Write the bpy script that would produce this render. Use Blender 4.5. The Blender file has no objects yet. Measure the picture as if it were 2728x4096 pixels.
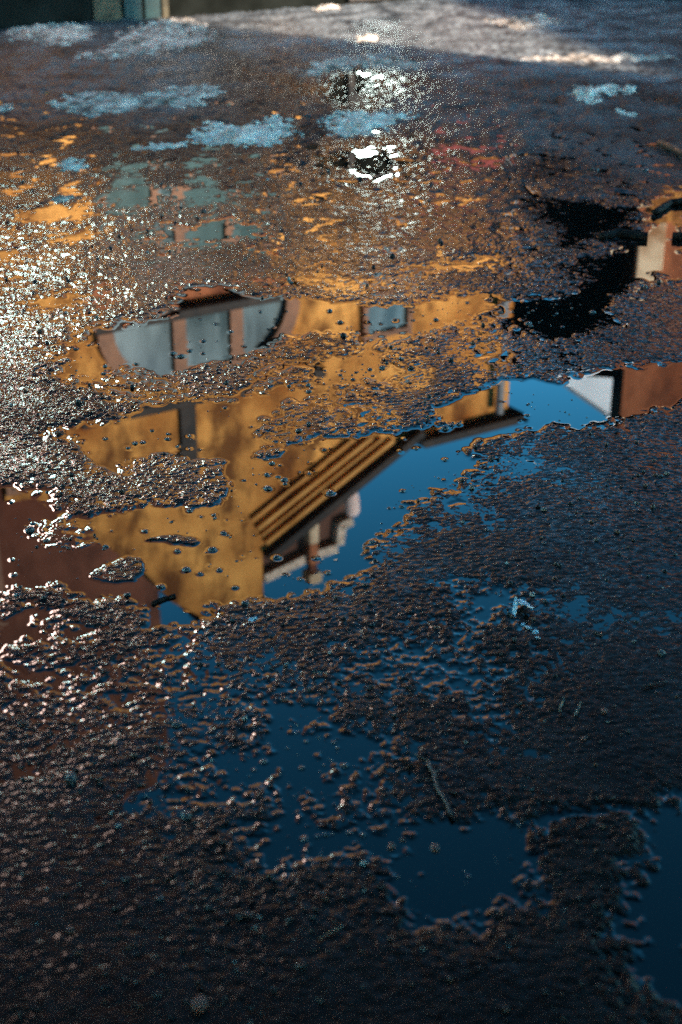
import bpy, bmesh, math, random
import numpy as np
from mathutils import Vector, Matrix

R = math.radians
rng = random.Random(11)
scene = bpy.context.scene
col = scene.collection

# ------------------------------------------------------------------ camera model
H = 1.45                      # eye height over the water level
PITCH = R(25.3)
PW, PH, FPX = 2728.0, 4096.0, 5689.0
CP, SP = math.cos(PITCH), math.sin(PITCH)


def ray(px, py):
    x = (px - PW / 2) / FPX
    y = -(py - PH / 2) / FPX
    return np.array([x, CP + y * SP, -SP + y * CP])


def gnd(px, py):
    d = ray(px, py)
    t = H / -d[2]
    return (d[0] * t, d[1] * t)


def polyg(pts):
    return np.array([gnd(*p) for p in pts])


# ------------------------------------------------------------------ noise in numpy
def _hash(ix, iy, seed):
    h = (ix.astype(np.uint32) * np.uint32(374761393) + iy.astype(np.uint32) * np.uint32(668265263)
         + np.uint32((seed * 2246822519) & 0xffffffff))
    h = (h ^ (h >> np.uint32(13))) * np.uint32(1274126177)
    return h ^ (h >> np.uint32(16))


def perlin(x, y, seed=0):
    x0 = np.floor(x); y0 = np.floor(y)
    fx = (x - x0).astype(np.float32); fy = (y - y0).astype(np.float32)
    ix = x0.astype(np.int64); iy = y0.astype(np.int64)
    u = fx * fx * fx * (fx * (fx * 6 - 15) + 10)
    v = fy * fy * fy * (fy * (fy * 6 - 15) + 10)

    def g(dx, dy):
        h = _hash(ix + dx, iy + dy, seed)
        a = (h & np.uint32(0xffff)).astype(np.float32) * np.float32(2 * math.pi / 65536)
        return np.cos(a) * (fx - dx) + np.sin(a) * (fy - dy)
    a = g(0, 0); b = g(1, 0); c = g(0, 1); d = g(1, 1)
    top = a + u * (b - a); bot = c + u * (d - c)
    return (top + v * (bot - top)) * np.float32(1.5)


def fbm(x, y, seed, octs=3, gain=0.5):
    r = 0; a = 1.0
    for k in range(octs):
        r = r + a * perlin(x * 2 ** k, y * 2 ** k, seed + 17 * k)
        a *= gain
    return r


def worley(x, y, seed):
    """Distance to the nearest of jittered grid points: round grains."""
    x0 = np.floor(x).astype(np.int64); y0 = np.floor(y).astype(np.int64)
    best = np.full(x.shape, 9.0, np.float32)
    for dx in (-1, 0, 1):
        for dy in (-1, 0, 1):
            h = _hash(x0 + dx, y0 + dy, seed)
            jx = (h & np.uint32(1023)).astype(np.float32) / 1023
            jy = ((h >> np.uint32(10)) & np.uint32(1023)).astype(np.float32) / 1023
            r = 0.55 + 0.75 * ((h >> np.uint32(20)) & np.uint32(255)).astype(np.float32) / 255
            d = ((x0 + dx + jx - x) ** 2 + (y0 + dy + jy - y) ** 2) * r
            best = np.minimum(best, d.astype(np.float32))
    return np.sqrt(best)


def sdf(X, Y, poly, margin=0.6):
    """Signed distance to a polygon, negative inside; +margin far away."""
    out = np.full(X.shape, margin, np.float32)
    lo = poly.min(0) - margin; hi = poly.max(0) + margin
    m = (X > lo[0]) & (X < hi[0]) & (Y > lo[1]) & (Y < hi[1])
    x = X[m].astype(np.float32); y = Y[m].astype(np.float32)
    if not x.size:
        return out
    best = np.full(x.shape, 1e9, np.float32); inside = np.zeros(x.shape, bool)
    n = len(poly)
    for i in range(n):
        ax, ay = poly[i]; bx, by = poly[(i + 1) % n]
        ex, ey = bx - ax, by - ay
        t = np.clip(((x - ax) * ex + (y - ay) * ey) / (ex * ex + ey * ey + 1e-12), 0, 1)
        d = (x - ax - t * ex) ** 2 + (y - ay - t * ey) ** 2
        best = np.minimum(best, d)
        c = (ay > y) != (by > y)
        if ey != 0:
            inside ^= c & (x < ex * (y - ay) / ey + ax)
    d = np.sqrt(best)
    out[m] = np.minimum(np.where(inside, -d, d), margin)
    return out


def sstep(a, b, x):
    t = np.clip((x - a) / (b - a), 0, 1)
    return t * t * (3 - 2 * t)


# ------------------------------------------------------------------ the puddles (outlines on the photograph, laid on the ground)
# (outline, depth mm, softness of the edge as a share of the distance)
POOLS = [
    # window pool
    ([(360, 1330), (450, 1300), (660, 1260), (720, 1190), (800, 1150), (900, 1140), (980, 1180), (1200, 1195), (1330, 1210), (1480, 1215),
      (1640, 1215), (1830, 1190), (1945, 1185), (1950, 1240), (1780, 1310), (1600, 1350), (1440, 1390),
      (1500, 1430), (1560, 1470), (1530, 1500), (1350, 1560), (1180, 1590), (1010, 1590), (1000, 1550), (1130, 1500), (1170, 1440), (1000, 1430),
      (820, 1470), (700, 1510), (760, 1560), (560, 1610), (450, 1580), (330, 1540), (215, 1500), (260, 1400)], 7, .008),
    # middle ochre pool
    ([(170, 1715), (420, 1690), (520, 1650), (720, 1615), (1000, 1590), (1240, 1560), (1130, 1610), (1060, 1660), (1010, 1720), (1060, 1790),
      (1000, 1840), (860, 1830), (640, 1810), (480, 1850), (320, 1800)], 8, .006),
    # long pool with the sky
    ([(1960, 1535), (2100, 1520), (2250, 1545), (2400, 1490), (2500, 1470), (2620, 1455), (2760, 1440), (2760, 1570), (2650, 1640), (2500, 1670),
      (2400, 1700), (2250, 1695), (2050, 1715), (1940, 1760), (1860, 1805), (1900, 1830), (1840, 1900), (1720, 1955), (1640, 2020), (1600, 2090),
      (1480, 2160), (1420, 2260), (1330, 2340), (1200, 2370), (1100, 2395), (1000, 2395), (860, 2420), (720, 2470), (620, 2480),
      (560, 2420), (480, 2390), (300, 2380), (200, 2330), (100, 2360), (-60, 2420), (-60, 1960), (100, 1950), (200, 2010), (330, 2060), (450, 2060),
      (560, 2020), (850, 2025), (920, 2000), (900, 1930), (950, 1850), (1080, 1840), (1160, 1800), (1330, 1745), (1480, 1745), (1600, 1715),
      (1720, 1720), (1790, 1690), (1750, 1645), (1850, 1575), (1950, 1560)], 9, .005),
    # dark pool
    ([(1935, 1190), (2050, 1205), (2200, 1200), (2320, 1165), (2350, 1110), (2340, 1050), (2440, 1015), (2530, 950), (2620, 900), (2600, 870),
      (2660, 840), (2760, 800), (2760, 1130), (2620, 1105), (2520, 1130), (2440, 1220), (2430, 1290), (2340, 1330), (2180, 1350), (2060, 1300),
      (1970, 1240)], 7, .007),
    ([(2140, 830), (2290, 800), (2420, 810), (2560, 850), (2500, 900), (2560, 950), (2400, 930), (2330, 1000), (2260, 980), (2230, 900)], 5, .006),
    ([(2540, 840), (2640, 785), (2760, 735), (2760, 850), (2620, 880)], 5, .006),
    ([(1820, 1065), (1900, 1022), (1975, 1035), (1960, 1065), (1890, 1078)], 5, .006),
    ([(1560, 1105), (1660, 1065), (1740, 1085), (1660, 1112)], 5, .006),
    ([(390, 775), (520, 735), (700, 755), (900, 735), (920, 810), (780, 830), (700, 795), (560, 840), (420, 830)], 4, .009),
    ([(560, 940), (620, 905), (900, 875), (1010, 900), (1060, 960), (880, 970), (640, 985)], 4, .008),
    ([(410, 665), (560, 640), (650, 655), (560, 692), (420, 692)], 4, .007),
    ([(50, 850), (220, 820), (380, 825), (350, 880), (150, 890), (60, 905)], 4, .006),
    ([(210, 965), (350, 905), (380, 950), (250, 975)], 4, .006),
    ([(-60, 1020), (70, 1000), (60, 1040), (-60, 1060)], 4, .006),
    ([(140, 1205), (250, 1165), (350, 1175), (260, 1235), (150, 1245)], 4, .006),
    ([(1260, 380), (1290, 310), (1400, 270), (1530, 285), (1560, 370), (1480, 445), (1330, 440)], 2.2, .006),
    ([(1260, 630), (1400, 575), (1550, 590), (1660, 650), (1640, 705), (1480, 725), (1330, 690)], 2.2, .006),
    ([(1710, 595), (1830, 570), (1850, 592), (1760, 622)], 3, .006),
    ([(1830, 645), (2000, 618), (2070, 640), (1900, 672), (1800, 672)], 3, .007),
    ([(2060, 700), (2200, 620), (2260, 640), (2180, 700)], 3, .01),
    # front pools
    ([(1070, 2830), (1130, 2785), (1240, 2850), (1330, 2920), (1480, 2950), (1570, 3010), (1540, 3060), (1420, 3090), (1380, 3160), (1260, 3240),
      (1350, 3290), (1500, 3300), (1650, 3330), (1720, 3345), (1650, 3400), (1560, 3420), (1600, 3480), (1400, 3440), (1260, 3455), (1050, 3490),
      (960, 3450), (1010, 3380), (960, 3300), (1080, 3250), (1050, 3150), (880, 3170), (870, 3040), (1050, 2990), (1080, 2920)], 4.6, .015),
    ([(1580, 3350), (1750, 3325), (1850, 3285), (2150, 3265), (2200, 3290), (2130, 3340), (2100, 3420), (2110, 3560), (2100, 3640), (2000, 3690),
      (1850, 3720), (1700, 3700), (1600, 3600), (1570, 3480), (1640, 3400)], 6, .013),
    ([(2800, 3180), (2640, 3270), (2590, 3330), (2565, 3450), (2510, 3600), (2480, 3750), (2520, 3900), (2640, 4010), (2800, 4080)], 6, .013),
    ([(2180, 3275), (2300, 3235), (2500, 3240), (2640, 3250), (2600, 3300), (2500, 3268), (2300, 3270), (2200, 3300)], 4, .006),
    ([(1860, 2385), (2030, 2365), (2040, 2420), (2010, 2480), (1890, 2490), (1830, 2440)], 4, .01),
    ([(1560, 2620), (1700, 2560), (1900, 2600), (1960, 2700), (1900, 2800), (1740, 2750), (1600, 2700)], 1.5, .02),
    ([(-60, 2480), (120, 2440), (350, 2520), (330, 2560), (120, 2580), (-60, 2640)], 4, .01),
    ([(180, 2700), (250, 2670), (330, 2680), (320, 2720), (220, 2730)], 4, .006),
    ([(610, 2430), (850, 2440), (880, 2480), (720, 2530), (600, 2510)], 5, .007),
    ([(720, 2500), (820, 2500), (640, 2640), (600, 2620)], 2, .008),
    ([(-60, 2650), (160, 2620), (420, 2720), (200, 2790), (-60, 2760)], 1.2, .02),
    ([(400, 2800), (560, 2780), (480, 2850)], 1.5, .01),
]
# mud banks that stand inside the pools: (outline, height mm, softness)
BANKS = [
    ([(480, 1900), (620, 1850), (820, 1845), (890, 1900), (910, 1990), (850, 2020), (560, 2015), (420, 2050), (250, 2020), (300, 1930)], 2.2, .012),
    ([(590, 2170), (650, 2145), (760, 2140), (805, 2165), (780, 2190), (700, 2185)], 2.5, .003),
    ([(430, 2270), (450, 2225), (560, 2220), (600, 2280), (560, 2330), (370, 2320)], 1.8, .005),
    ([(970, 1420), (1180, 1330), (1450, 1340), (1420, 1430), (1200, 1450)], 1.2, .014),
    ([(380, 1500), (560, 1450), (690, 1540), (600, 1590), (420, 1570)], .6, .014),
    ([(680, 1500), (800, 1470), (980, 1460), (1000, 1560), (760, 1580)], 1.8, .01),
    ([(760, 1870), (900, 1860), (900, 1900), (780, 1900)], 2, .004),
    ([(2200, 3290), (2300, 3262), (2500, 3262), (2560, 3320), (2540, 3420), (2200, 3440)], 5.5, .003),
    ([(60, 2120), (260, 2060), (420, 2110), (330, 2230), (120, 2200)], .3, .02),
    ([(1010, 1590), (1140, 1480), (1250, 1470), (1230, 1540)], .8, .01),
]
for L in (POOLS, BANKS):
    for i, (pts, dep, soft) in enumerate(L):
        pg = polyg(pts)
        L[i] = (pg, dep * .001, soft * float(pg[:, 1].mean()))

# pebbles that stand in the water: (zone outline px, how many, size range m)
PEB_ZONES = [
    ('ochre', [(230, 1420), (420, 1360), (640, 1500), (560, 1600), (330, 1540)], 22, (.006, .013)),
    ('window', [(480, 1340), (700, 1290), (1150, 1230), (1150, 1400), (800, 1450), (640, 1440)], 26, (.006, .014)),
    ('ochre', [(260, 1730), (540, 1660), (1050, 1620), (1040, 1800), (700, 1810), (400, 1800)], 22, (.005, .013)),
    ('bright', [(1150, 1540), (1300, 1480), (1540, 1440), (1560, 1480), (1400, 1550), (1200, 1590)], 40, (.006, .013)),
    ('bright', [(1340, 1300), (1500, 1240), (1900, 1200), (1900, 1240), (1700, 1310), (1450, 1370)], 34, (.006, .012)),
    ('gable', [(930, 1860), (1250, 1790), (1330, 1780), (1250, 1900), (1100, 1950), (930, 2000)], 24, (.005, .012)),
    ('gable', [(560, 2060), (1000, 2020), (1050, 2180), (960, 2360), (700, 2330), (800, 2200)], 26, (.005, .012)),
    ('brown', [(20, 2000), (420, 2100), (560, 2200), (420, 2330), (150, 2300), (20, 2330)], 30, (.004, .010)),
    ('sky', [(1100, 2290), (1350, 2200), (1420, 2230), (1250, 2350), (1080, 2380)], 14, (.004, .009)),
    ('sky', [(1500, 2060), (1640, 1940), (1860, 1840), (1800, 1900), (1640, 2010), (1520, 2120)], 16, (.004, .009)),
    ('sky', [(1980, 1570), (2300, 1570), (2480, 1680), (2200, 1690), (1960, 1730), (1900, 1700)], 18, (.005, .010)),
    ('dark', [(2000, 1240), (2330, 1200), (2400, 1240), (2330, 1310), (2150, 1330)], 22, (.006, .014)),
    ('eave', [(1560, 1760), (1830, 1680), (1950, 1660), (1900, 1690), (1680, 1760), (1600, 1810)], 9, (.007, .014)),
    ('front', [(1080, 2880), (1300, 2960), (1480, 3010), (1380, 3120), (1240, 3240), (1100, 3200), (980, 3100)], 26, (.004, .009)),
    ('front', [(1260, 3280), (1560, 3310), (1650, 3380), (1500, 3440), (1280, 3440), (1050, 3460)], 20, (.004, .009)),
    ('front', [(1600, 3400), (2080, 3340), (2090, 3600), (1850, 3700), (1640, 3600)], 10, (.003, .007)),
]
# single ones placed by hand: px, py, size (m)
PEB_HAND = [('eave', 1320, 1972, .019), ('gable', 1070, 1955, .020), ('gable', 1108, 2230, .015), ('ochre', 540, 1775, .014),
            ('gable', 850, 2200, .018), ('gable', 895, 2133, .013), ('gable', 745, 2280, .016), ('gable', 642, 2347, .015),
            ('brown', 120, 2122, .019), ('brown', 70, 2385, .018), ('sky', 1665, 1795, .010), ('eave', 1780, 1715, .022),
            ('sky', 1490, 2170, .016), ('sky', 1470, 2195, .012), ('bright', 1320, 1245, .018), ('bright', 1360, 1290, .018),
            ('brown', 240, 2175, .011), ('gable', 800, 2295, .011), ('gable', 580, 2125, .013), ('gable', 710, 2205, .013),
            ('dark', 2370, 1250, .020), ('dark', 2000, 1250, .017), ('sky', 1780, 1840, .013), ('gable', 940, 2350, .010)]
PEBS = []


def inpoly(x, y, pg):
    c = False
    for i in range(len(pg)):
        ax, ay = pg[i]; bx, by = pg[(i + 1) % len(pg)]
        if (ay > y) != (by > y) and x < (bx - ax) * (y - ay) / (by - ay) + ax:
            c = not c
    return c


for zone, px, py, s in PEB_HAND:
    x, y = gnd(px, py)
    PEBS.append((zone, x, y, s * .55))
for zone, pts, n, (s0, s1) in PEB_ZONES:
    xs = [p[0] for p in pts]; ys = [p[1] for p in pts]
    k = 0
    while k < n:
        px, py = rng.uniform(min(xs), max(xs)), rng.uniform(min(ys), max(ys))
        if not inpoly(px, py, pts):
            continue
        x, y = gnd(px, py)
        s = (s0 * .75 + (s1 * 1.35 - s0 * .75) * rng.random() ** 3.4) * .55
        if all((x - q[1]) ** 2 + (y - q[2]) ** 2 > (s + q[3]) ** 2 * 1.3 for q in PEBS):
            PEBS.append((zone, x, y, s))
            k += 1


def height(X, Y):
    """Ground height over the water level, and how much of it is under the pools (0..1)."""
    X = X.astype(np.float64); Y = Y.astype(np.float64)
    wob = .006 * Y
    Xw = X + wob * fbm(X * 9, Y * 6, 3, 3)
    Yw = Y + wob * 1.6 * fbm(X * 9, Y * 6, 7, 3)
    fine = fbm(X * 40, Y * 34, 21, 2)
    mid = fbm(X * 14, Y * 11, 23, 2)
    base = .0029 + .0018 * perlin(X * 1.7, Y * 1.3, 31) + .0024 * perlin(X * 5.3, Y * 4.1, 37)
    for cx_, cy_, rx_, ry_, k_ in ((1050, 1580, .48, .9, .0021), (1500, 1500, .6, .9, .0010)):
        q = gnd(cx_, cy_)
        base = base - k_ * np.exp(-((X - q[0]) / rx_) ** 2 - ((Y - q[1]) / ry_) ** 2)
    q = gnd(110, 1640)
    base = base + .0035 * np.exp(-((X - q[0]) / .17) ** 2 - ((Y - q[1]) / .45) ** 2)
    base = base + .012 * sstep(6.0, 11.5, Y) + .006 * sstep(1.9, 1.4, Y)
    pool = np.zeros(X.shape, np.float32)
    shore = np.zeros(X.shape, np.float32)
    for pg, dep, soft in POOLS:
        d = sdf(Xw, Yw, pg) + soft * (.9 * fine + 1.2 * mid)
        w = sstep(soft * 2.6, -soft * 2.6, d)
        base = base * (1 - w) - dep * .72 * w
        pool = np.maximum(pool, w)
        shore = np.maximum(shore, np.exp(-(d / (4.2 * soft + .004)) ** 2))
    for pg, hgt, soft in BANKS:
        d = sdf(Xw, Yw, pg, .25) + soft * .55 * fine
        w = sstep(soft, -soft, d)
        base = base * (1 - w) + hgt * w
        pool = pool * (1 - w)
    base = base + shore * (.0026 * perlin(X * 27, Y * 23, 171) + .0026 * perlin(X * 64, Y * 54, 173) + .0018 * perlin(X * 125, Y * 104, 175))
    g = 1 - .50 * pool
    far = sstep(4.0, 9.0, Y)
    # grit: low lumps, rounded grains of two sizes, fine grain; scattered bigger bits
    lump = perlin(X * 24, Y * 20, 51)
    rip = 1 - 2 * np.abs(perlin(X * 30 + Y * 9, Y * 46 - X * 6, 57))
    rough = np.clip(.62 + .75 * fbm(X * 4.2, Y * 3.1, 161, 3), .12, 1.25) * (.62 + .38 * sstep(2.1, 3.2, Y))
    chip = np.maximum(.42 - worley(X * 128 + 1.2 * mid, Y * 104, 63), -.10)
    peb = np.maximum(.36 - worley(X * 46, Y * 40, 67), 0) * sstep(.05, .6, perlin(X * 7, Y * 6, 69))
    slick = 1 - 2 * np.abs(perlin(X * 34 + Y * 12 + .8 * mid, Y * 62 - X * 7, 59))
    front = sstep(3.3, 2.5, Y)
    flow = perlin(X * 52 + Y * 14 + 1.4 * mid, Y * 84 - X * 22 + 1.0 * mid, 165)
    knob = np.maximum(.40 - worley(X * 92 + Y * 14 + 1.5 * mid, Y * 112 - X * 20, 167), -.05)
    chip = chip * (1 - .45 * front)
    g = g * (1 - .36 * front)
    h = base + g * (front * rough * (.0008 * flow + .0026 * knob) + .0012 * lump * (1 + 2 * far) + .0008 * rip + .0007 * slick + .0032 * chip * rough + .0045 * peb
                    + .0011 * rough * perlin(X * 70, Y * 60, 75) + .0006 * (1 - .8 * front) * rough * perlin(X * 180, Y * 150, 71) + far * .0022 * perlin(X * 55, Y * 40, 87))
    h = h + far * (.014 * perlin(X * 6.5, Y * 5, 77) + .009 * perlin(X * 17, Y * 11, 79) + .006 * (1 - 2 * np.abs(perlin(X * 10, Y * 8, 83)))) * (1 - pool)
    # tyre marks running away from the viewer
    for (tx, ty, wx) in ((gnd(1240, 540)[0], gnd(1240, 540)[1], .10),):
        u = X - tx - (Y - ty) * .10
        m = sstep(wx, wx * .7, np.abs(u)) * sstep(1.3, .8, np.abs(Y - ty)) * (1 - pool)
        h = h + m * (.007 * np.sign(np.sin((Y + np.abs(u) * .5) * 150)) * .5 - .006)
    return h, pool


# ------------------------------------------------------------------ materials
def mat(name):
    m = bpy.data.materials.new(name)
    m.use_nodes = True
    nt = m.node_tree
    return m, nt, nt.nodes['Principled BSDF']


def nd(nt, typ, **kw):
    n = nt.nodes.new(typ)
    for k, v in kw.items():
        if k in n.inputs:
            n.inputs[k].default_value = v
        else:
            setattr(n, k, v)
    return n


def noise_col(name, c1, c2, scale=5.0, rough=.8, spec=.5, detail=6, bump=0.0, bscale=40, lo=.35, hi=.65, metal=0, coat=0):
    m, nt, b = mat(name)
    tc = nd(nt, 'ShaderNodeTexCoord')
    n = nd(nt, 'ShaderNodeTexNoise'); n.inputs['Scale'].default_value = scale; n.inputs['Detail'].default_value = detail
    nt.links.new(tc.outputs['Object'], n.inputs['Vector'])
    r = nd(nt, 'ShaderNodeValToRGB')
    r.color_ramp.elements[0].position = lo; r.color_ramp.elements[1].position = hi
    r.color_ramp.elements[0].color = (*c1, 1); r.color_ramp.elements[1].color = (*c2, 1)
    nt.links.new(n.outputs['Fac'], r.inputs['Fac'])
    nt.links.new(r.outputs['Color'], b.inputs['Base Color'])
    b.inputs['Roughness'].default_value = rough
    b.inputs['Specular IOR Level'].default_value = spec
    b.inputs['Metallic'].default_value = metal
    b.inputs['Coat Weight'].default_value = coat
    b.inputs['Coat Roughness'].default_value = .06
    if bump:
        n2 = nd(nt, 'ShaderNodeTexNoise'); n2.inputs['Scale'].default_value = bscale; n2.inputs['Detail'].default_value = 4
        nt.links.new(tc.outputs['Object'], n2.inputs['Vector'])
        bp = nd(nt, 'ShaderNodeBump'); bp.inputs['Strength'].default_value = 1; bp.inputs['Distance'].default_value = bump
        nt.links.new(n2.outputs['Fac'], bp.inputs['Height'])
        nt.links.new(bp.outputs['Normal'], b.inputs['Normal'])
    return m


def ground_mat():
    m, nt, b = mat('wet_mud')
    L = nt.links.new
    tc = nd(nt, 'ShaderNodeTexCoord')
    at = nd(nt, 'ShaderNodeAttribute'); at.attribute_name = 'pale'
    ah = nd(nt, 'ShaderNodeAttribute'); ah.attribute_name = 'dry'
    n1 = nd(nt, 'ShaderNodeTexNoise'); n1.inputs['Scale'].default_value = 7; n1.inputs['Detail'].default_value = 8
    n2 = nd(nt, 'ShaderNodeTexNoise'); n2.inputs['Scale'].default_value = 160; n2.inputs['Detail'].default_value = 3
    n3 = nd(nt, 'ShaderNodeTexNoise'); n3.inputs['Scale'].default_value = 3.2; n3.inputs['Detail'].default_value = 7
    for n in (n1, n2, n3):
        L(tc.outputs['Object'], n.inputs['Vector'])
    r1 = nd(nt, 'ShaderNodeValToRGB')
    e = r1.color_ramp.elements
    e[0].position, e[0].color = .3, (.0050, .0047, .0046, 1)
    e[1].position, e[1].color = .7, (.019, .0160, .0140, 1)
    L(n1.outputs['Fac'], r1.inputs['Fac'])
    r2 = nd(nt, 'ShaderNodeValToRGB')
    e = r2.color_ramp.elements
    e[0].position, e[0].color = .3, (.45, .42, .40, 1)
    e[1].position, e[1].color = .72, (1.7, 1.5, 1.35, 1)
    L(n2.outputs['Fac'], r2.inputs['Fac'])
    mx = nd(nt, 'ShaderNodeMix', data_type='RGBA', blend_type='MULTIPLY'); mx.inputs[0].default_value = 1
    L(r1.outputs['Color'], mx.inputs[6]); L(r2.outputs['Color'], mx.inputs[7])
    # pale ice and slush
    r3 = nd(nt, 'ShaderNodeValToRGB')
    e = r3.color_ramp.elements
    e[0].position, e[0].color = .32, (.022, .022, .023, 1)
    e[1].position, e[1].color = .7, (.175, .168, .160, 1)
    L(n3.outputs['Fac'], r3.inputs['Fac'])
    mp = nd(nt, 'ShaderNodeMix', data_type='RGBA')
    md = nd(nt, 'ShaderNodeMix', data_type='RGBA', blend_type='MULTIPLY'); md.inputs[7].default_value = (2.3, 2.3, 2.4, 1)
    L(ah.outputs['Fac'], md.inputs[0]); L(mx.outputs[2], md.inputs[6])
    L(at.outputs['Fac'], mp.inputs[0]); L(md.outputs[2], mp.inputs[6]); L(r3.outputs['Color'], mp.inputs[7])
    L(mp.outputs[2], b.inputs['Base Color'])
    b.inputs['Roughness'].default_value = .55
    b.inputs['Specular IOR Level'].default_value = .04
    aw = nd(nt, 'ShaderNodeAttribute'); aw.attribute_name = 'wet'
    nw = nd(nt, 'ShaderNodeTexNoise'); nw.inputs['Scale'].default_value = 70; nw.inputs['Detail'].default_value = 3
    L(tc.outputs['Object'], nw.inputs['Vector'])
    mw = nd(nt, 'ShaderNodeMapRange', interpolation_type='SMOOTHSTEP')
    mw.inputs['From Min'].default_value = .40; mw.inputs['From Max'].default_value = .60
    mw.inputs['To Min'].default_value = .25; mw.inputs['To Max'].default_value = 1
    mm = nd(nt, 'ShaderNodeMath', operation='MULTIPLY')
    L(nw.outputs['Fac'], mw.inputs['Value']); L(mw.outputs['Result'], mm.inputs[0]); L(aw.outputs['Fac'], mm.inputs[1])
    L(mm.outputs['Value'], b.inputs['Coat Weight'])
    b.inputs['Coat IOR'].default_value = 1.33
    mr = nd(nt, 'ShaderNodeMapRange'); mr.inputs['To Min'].default_value = .055; mr.inputs['To Max'].default_value = .22
    L(ah.outputs['Fac'], mr.inputs['Value']); L(mr.outputs['Result'], b.inputs['Coat Roughness'])
    bn = nd(nt, 'ShaderNodeTexNoise'); bn.inputs['Scale'].default_value = 210; bn.inputs['Detail'].default_value = 3
    L(tc.outputs['Object'], bn.inputs['Vector'])
    bp = nd(nt, 'ShaderNodeBump'); bp.inputs['Strength'].default_value = 1; bp.inputs['Distance'].default_value = .00022
    L(bn.outputs['Fac'], bp.inputs['Height'])
    L(bp.outputs['Normal'], b.inputs['Normal']); L(bp.outputs['Normal'], b.inputs['Coat Normal'])
    return m


def water_mat():
    m, nt, b = mat('turbid_water')
    b.inputs['Base Color'].default_value = (.0035, .0030, .0026, 1)
    b.inputs['Roughness'].default_value = .0
    b.inputs['IOR'].default_value = 1.333
    return m


def pane_mat(name, c1, c2, rough, spec=.5, metal=0.0, ior=1.5):
    m, nt, b = mat(name)
    tc = nd(nt, 'ShaderNodeTexCoord')
    n = nd(nt, 'ShaderNodeTexNoise'); n.inputs['Scale'].default_value = 2.2; n.inputs['Detail'].default_value = 2
    mp = nd(nt, 'ShaderNodeMapping'); mp.inputs['Scale'].default_value = (2.2, 2.2, .6)
    nt.links.new(tc.outputs['Object'], mp.inputs['Vector']); nt.links.new(mp.outputs['Vector'], n.inputs['Vector'])
    r = nd(nt, 'ShaderNodeValToRGB')
    r.color_ramp.elements[0].position = .38; r.color_ramp.elements[1].position = .62
    r.color_ramp.elements[0].color = (*c1, 1); r.color_ramp.elements[1].color = (*c2, 1)
    nt.links.new(n.outputs['Fac'], r.inputs['Fac']); nt.links.new(r.outputs['Color'], b.inputs['Base Color'])
    b.inputs['Roughness'].default_value = rough
    b.inputs['IOR'].default_value = ior
    b.inputs['Specular IOR Level'].default_value = spec
    b.inputs['Metallic'].default_value = metal
    return m


M = {}
M['ground'] = ground_mat()
M['water'] = water_mat()
M['snow'] = noise_col('old_snow', (.06, .045, .034), (.52, .395, .305), 9, .8, .05, 9, .006, 50, .33, .66)
M['white_snow'] = noise_col('snow', (.34, .25, .185), (.72, .555, .43), 16, .8, .05, 8, .006, 50)
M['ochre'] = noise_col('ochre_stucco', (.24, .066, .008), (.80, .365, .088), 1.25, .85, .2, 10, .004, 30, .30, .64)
M['mould'] = noise_col('ochre_moulding', (.40, .16, .03), (.68, .34, .10), 2.0, .8, .2, 6, .0, 30, .3, .7)
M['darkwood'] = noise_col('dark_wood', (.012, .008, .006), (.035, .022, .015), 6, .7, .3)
M['brownwood'] = noise_col('brown_wood', (.13, .050, .022), (.24, .10, .045), 5, .6, .3)
M['brick'] = noise_col('red_brown_wall', (.085, .026, .014), (.17, .060, .034), 1.3, .9, .2, 9, .004, 30, .3, .7)
M['brick2'] = noise_col('rust_wall', (.22, .060, .022), (.36, .125, .055), 1.1, .9, .2, 9, .004, 30, .3, .7)
M['beige'] = noise_col('beige_plaster', (.26, .13, .06), (.62, .46, .30), 3.2, .85, .2)
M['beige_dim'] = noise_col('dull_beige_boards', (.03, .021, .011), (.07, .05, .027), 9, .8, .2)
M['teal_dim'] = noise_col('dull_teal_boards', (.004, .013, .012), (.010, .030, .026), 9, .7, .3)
M['white'] = noise_col('white_plaster', (.62, .64, .66), (.78, .80, .82), 1.2, .8, .2)
M['pink'] = noise_col('pinkish_plaster', (.62, .40, .34), (.75, .55, .48), 2, .8, .2)
M['brownroof'] = noise_col('brown_roof', (.07, .030, .020), (.12, .055, .035), 2, .8, .2)
M['black'] = noise_col('tarred_boards', (.004, .004, .003), (.010, .010, .008), 3, .9, .02)
M['red'] = noise_col('dark_red_paint', (.10, .006, .004), (.17, .012, .008), 3, .6, .3)
M['tin'] = noise_col('dull_tin', (.10, .11, .12), (.18, .19, .20), 3, .55, .4)
M['render'] = noise_col('grey_render', (.22, .20, .18), (.34, .31, .28), 2, .9, .2)
M['pane'] = pane_mat('curtained_glass', (.028, .052, .055), (.135, .178, .18), .16, ior=1.5)
M['pane_dark'] = pane_mat('dim_glass', (.03, .05, .052), (.10, .14, .145), .2)
M['pane_teal'] = pane_mat('teal_glass', (.022, .052, .050), (.055, .10, .097), .2, ior=1.45)
M['pane_sun'] = pane_mat('coated_glass', (.34, .58, .64), (.38, .64, .70), .23, metal=1.0)
M['pane_door'] = pane_mat('sunlit_door_glass', (.15, .21, .23), (.19, .26, .28), .20, metal=1.0)
M['pane_rose'] = pane_mat('rose_coated_glass', (.30, .225, .22), (.34, .255, .25), .30, metal=1.0)
M['bark'] = noise_col('bark', (.02, .014, .010), (.06, .042, .03), 20, .85, .3, 6, .004, 60)
M['wetwood'] = noise_col('wet_dark_wood', (.006, .005, .005), (.022, .015, .012), 60, .7, .04, 5, .001, 200)
M['twig'] = noise_col('wet_twig', (.022, .013, .009), (.055, .034, .022), 80, .55, .3, 5, .0006, 400, coat=.08)
M['straw'] = noise_col('straw', (.09, .075, .05), (.17, .14, .09), 60, .5, .4)
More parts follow.
